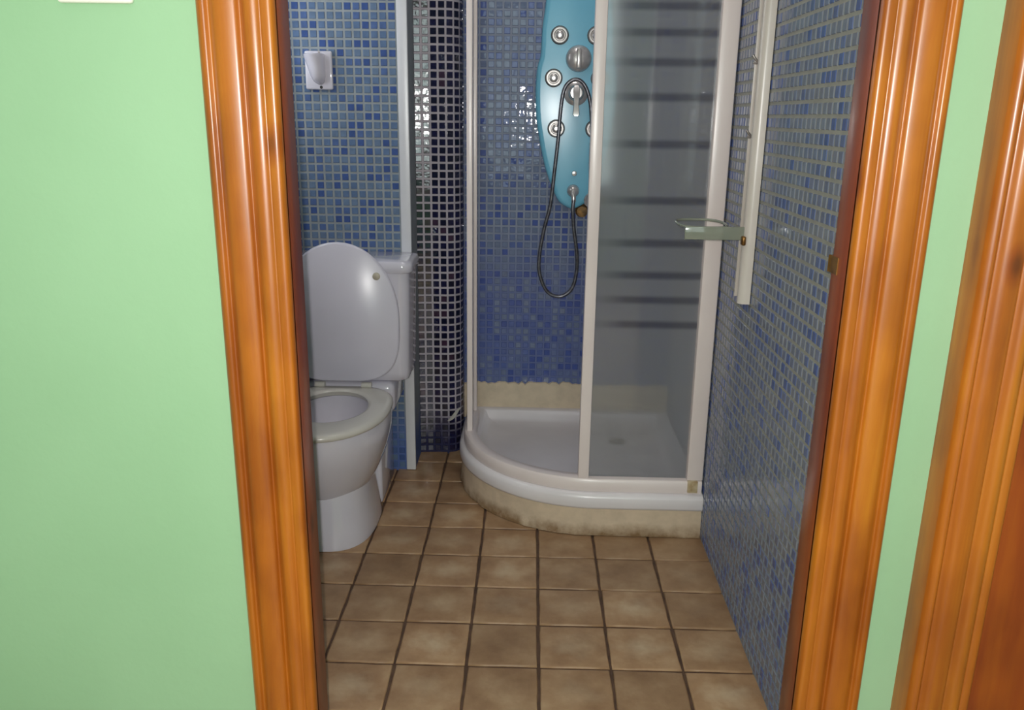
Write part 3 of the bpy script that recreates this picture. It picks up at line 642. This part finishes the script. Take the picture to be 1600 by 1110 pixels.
for x, z in ((.075, 1.387), (.059, 1.259), (.071, 1.104)):
    for xx in (x, 2 * PC - x):
        j = MB().lathe([(.0265, 0), (.0265, .005), (.023, .009), (.018, .009), (.016, .004)], (xx, PF, z), n=22).build('jet', 'dull_chrome', sp, 40)
        MB().lathe([(.014, .002), (.014, .008), (.010, .012), (.006, .0125), (.005, .008), (.001, .008)], (xx, PF, z), n=16).build('nozzle', 'chrome', j, 40)
        MB().lathe([(.0285, -.0005), (.0285, .0012), (.001, .0014)], (xx, PF, z), n=22).build('gasket_or_shade', 'dark_hole', j)
kb = MB().lathe([(.040, 0), (.041, .006), (.038, .016), (.031, .022), (.018, .027), (.001, .028)], (.136, PF, 1.318), n=28).build('diverter_knob', 'chrome', sp, 40)
MB().bbox(.128, .144, PF - .036, PF - .022, 1.288, 1.348, .004).build('knob_grip', 'chrome', kb, 40)
mv = MB().lathe([(.038, 0), (.039, .005), (.034, .010), (.026, .012), (.024, .034), (.018, .040), (.001, .041)], (.131, PF, 1.214), n=26).build('mixer_valve', 'chrome', sp, 40)
MB().loft([[(.131 + sx * wd, PF - y0 - 0.004 * abs(sx), z) for sx in (-1, -.6, .6, 1)] + [(.131 + sx * wd, PF - y0 - .010, z) for sx in (.8, -.8)] for z, wd, y0 in ((1.238, .007, .028), (1.226, .011, .034), (1.205, .010, .040), (1.180, .008, .046), (1.160, .010, .050), (1.148, .011, .052), (1.143, .006, .052))]).build('lever', 'chrome', mv, 50)
MB().lathe([(.007, 0), (.009, .004), (.007, .009), (.001, .010)], (.134, PF, .963), n=16).build('stud', 'chrome', sp, 40)
ho = MB().lathe([(.020, 0), (.021, .004), (.019, .012), (.012, .021), (.001, .025)], (.132, PF, .907), n=22).build('hose_outlet', 'chrome', sp, 40)
MB().tube([(.132, PF - .018, .905), (.133, PF - .024, .893), (.134, PF - .024, .872)], [.008, .0085, .0075], 12).build('hose_nut', 'chrome', ho, 40)
hp = [(.134, 2.764, .880), (.132, 2.762, .845), (.138, 2.765, .782), (.151, 2.772, .698), (.151, 2.776, .633), (.136, 2.778, .578), (.098, 2.778, .553), (.055, 2.776, .570), (.028, 2.772, .631), (.026, 2.770, .695), (.039, 2.766, .781), (.058, 2.760, .864), (.068, 2.756, .967), (.077, 2.752, 1.067), (.083, 2.750, 1.165), (.092, 2.748, 1.223), (.112, 2.747, 1.249), (.138, 2.747, 1.252), (.160, 2.748, 1.230), (.175, 2.750, 1.186), (.182, 2.752, 1.13), (.186, 2.754, 1.06)]
hose = MB().tube(catmull(hp, 7), .0062, 10).build('hose', 'hose_steel', sp, 60)
MB().tube([(.186, 2.754, 1.062), (.188, 2.756, 1.00), (.192, 2.758, .94), (.197, 2.752, .90)], [.008, .011, .012, .013], 12).build('hand_shower_handle', 'chrome', hose, 50)
MB().lathe([(.012, 0), (.030, .010), (.034, .018), (.033, .024), (.001, .025)], (.197, 2.752, .895), (.1, -.8, -.6), 20).build('hand_shower_head', 'chrome', hose, 40)
MB().lathe([(.022, 0), (.022, .010), (.014, .014), (.014, .030), (.018, .034), (.018, .044), (.001, .045)], (.165, Y_SHO - .001, .838), n=16).build('wall_elbow', 'rusty_brass', sp, 40)

# ------------------------------------------------------------------ accessory rail on the right wall
ar = empty('wall_rail', (XR, 1.85, .745)); tag(ar, 'long pale vertical plastic rail on the right mosaic wall', 'rail')
RZ0, RZ1 = 0.742, 1.95
MB().bbox(XR - .004, XR - .0005, 1.900, 1.912, RZ0 + .004, RZ1, .001).bbox(XR - .021, XR - .002, 1.9045, 1.908, RZ0 + .004, RZ1, .001).build('back_strip', 'pale_rail', ar, 40)
MB().loft([[(XR - .003 - .025 * math.sin(PI * k / 12) ** .6, 1.848 - .015 * math.cos(PI * k / 12), z) for k in range(13)] for z in (RZ0, RZ0 + .004, RZ1)]).build('rounded_bar', 'pale_rail', ar, 50)
MB().bbox(XR - .012, XR - .0005, 1.858, 1.900, RZ0 + .004, RZ1, .001).build('gasket_or_shade', 'groove_shade', ar)  # dark strip painting the shadow in the groove between bar and fin
for z in (1.262, 1.108):
    hkx = MB().tube(catmull([(XR - .004, 1.893, z), (XR - .016, 1.890, z - .004), (XR - .024, 1.888, z + .002), (XR - .030, 1.888, z + .010)], 4), .0028, 8)
    hkx.tube(catmull([(XR - .008, 1.897, z + .004), (XR - .018, 1.897, z - .006), (XR - .026, 1.897, z - .004)], 4), .0022, 8)
    hkx.build('wire_clip', 'dull_chrome', ar, 50)
# translucent towel ring held by the rail
tg = empty('towel_ring', (.40, 1.92, .89)); tag(tg, 'translucent greenish plastic towel ring on the vertical rail', 'towel ring')
ZR0, ZR1 = .884, .913
ov = []
for k in range(41):
    a = 2 * PI * k / 40; c, s_ = math.cos(a), math.sin(a)
    ov.append((.386 + .054 * math.copysign(abs(c) ** .7, c), 1.925 + .078 * math.copysign(abs(s_) ** .7, s_), ZR1 - .003))
MB().tube(ov, .0032, 8, False).build('ring', 'greenish_acrylic', tg, 60)
MB().bbox(.336, .472, 1.842, 1.848, ZR0, ZR1, .0015).build('bar', 'greenish_acrylic', tg, 50)
MB().bbox(.459, .468, 1.828, 1.846, ZR0 - .010, ZR0 + .010, .003).build('mount', 'brass', tg, 50)
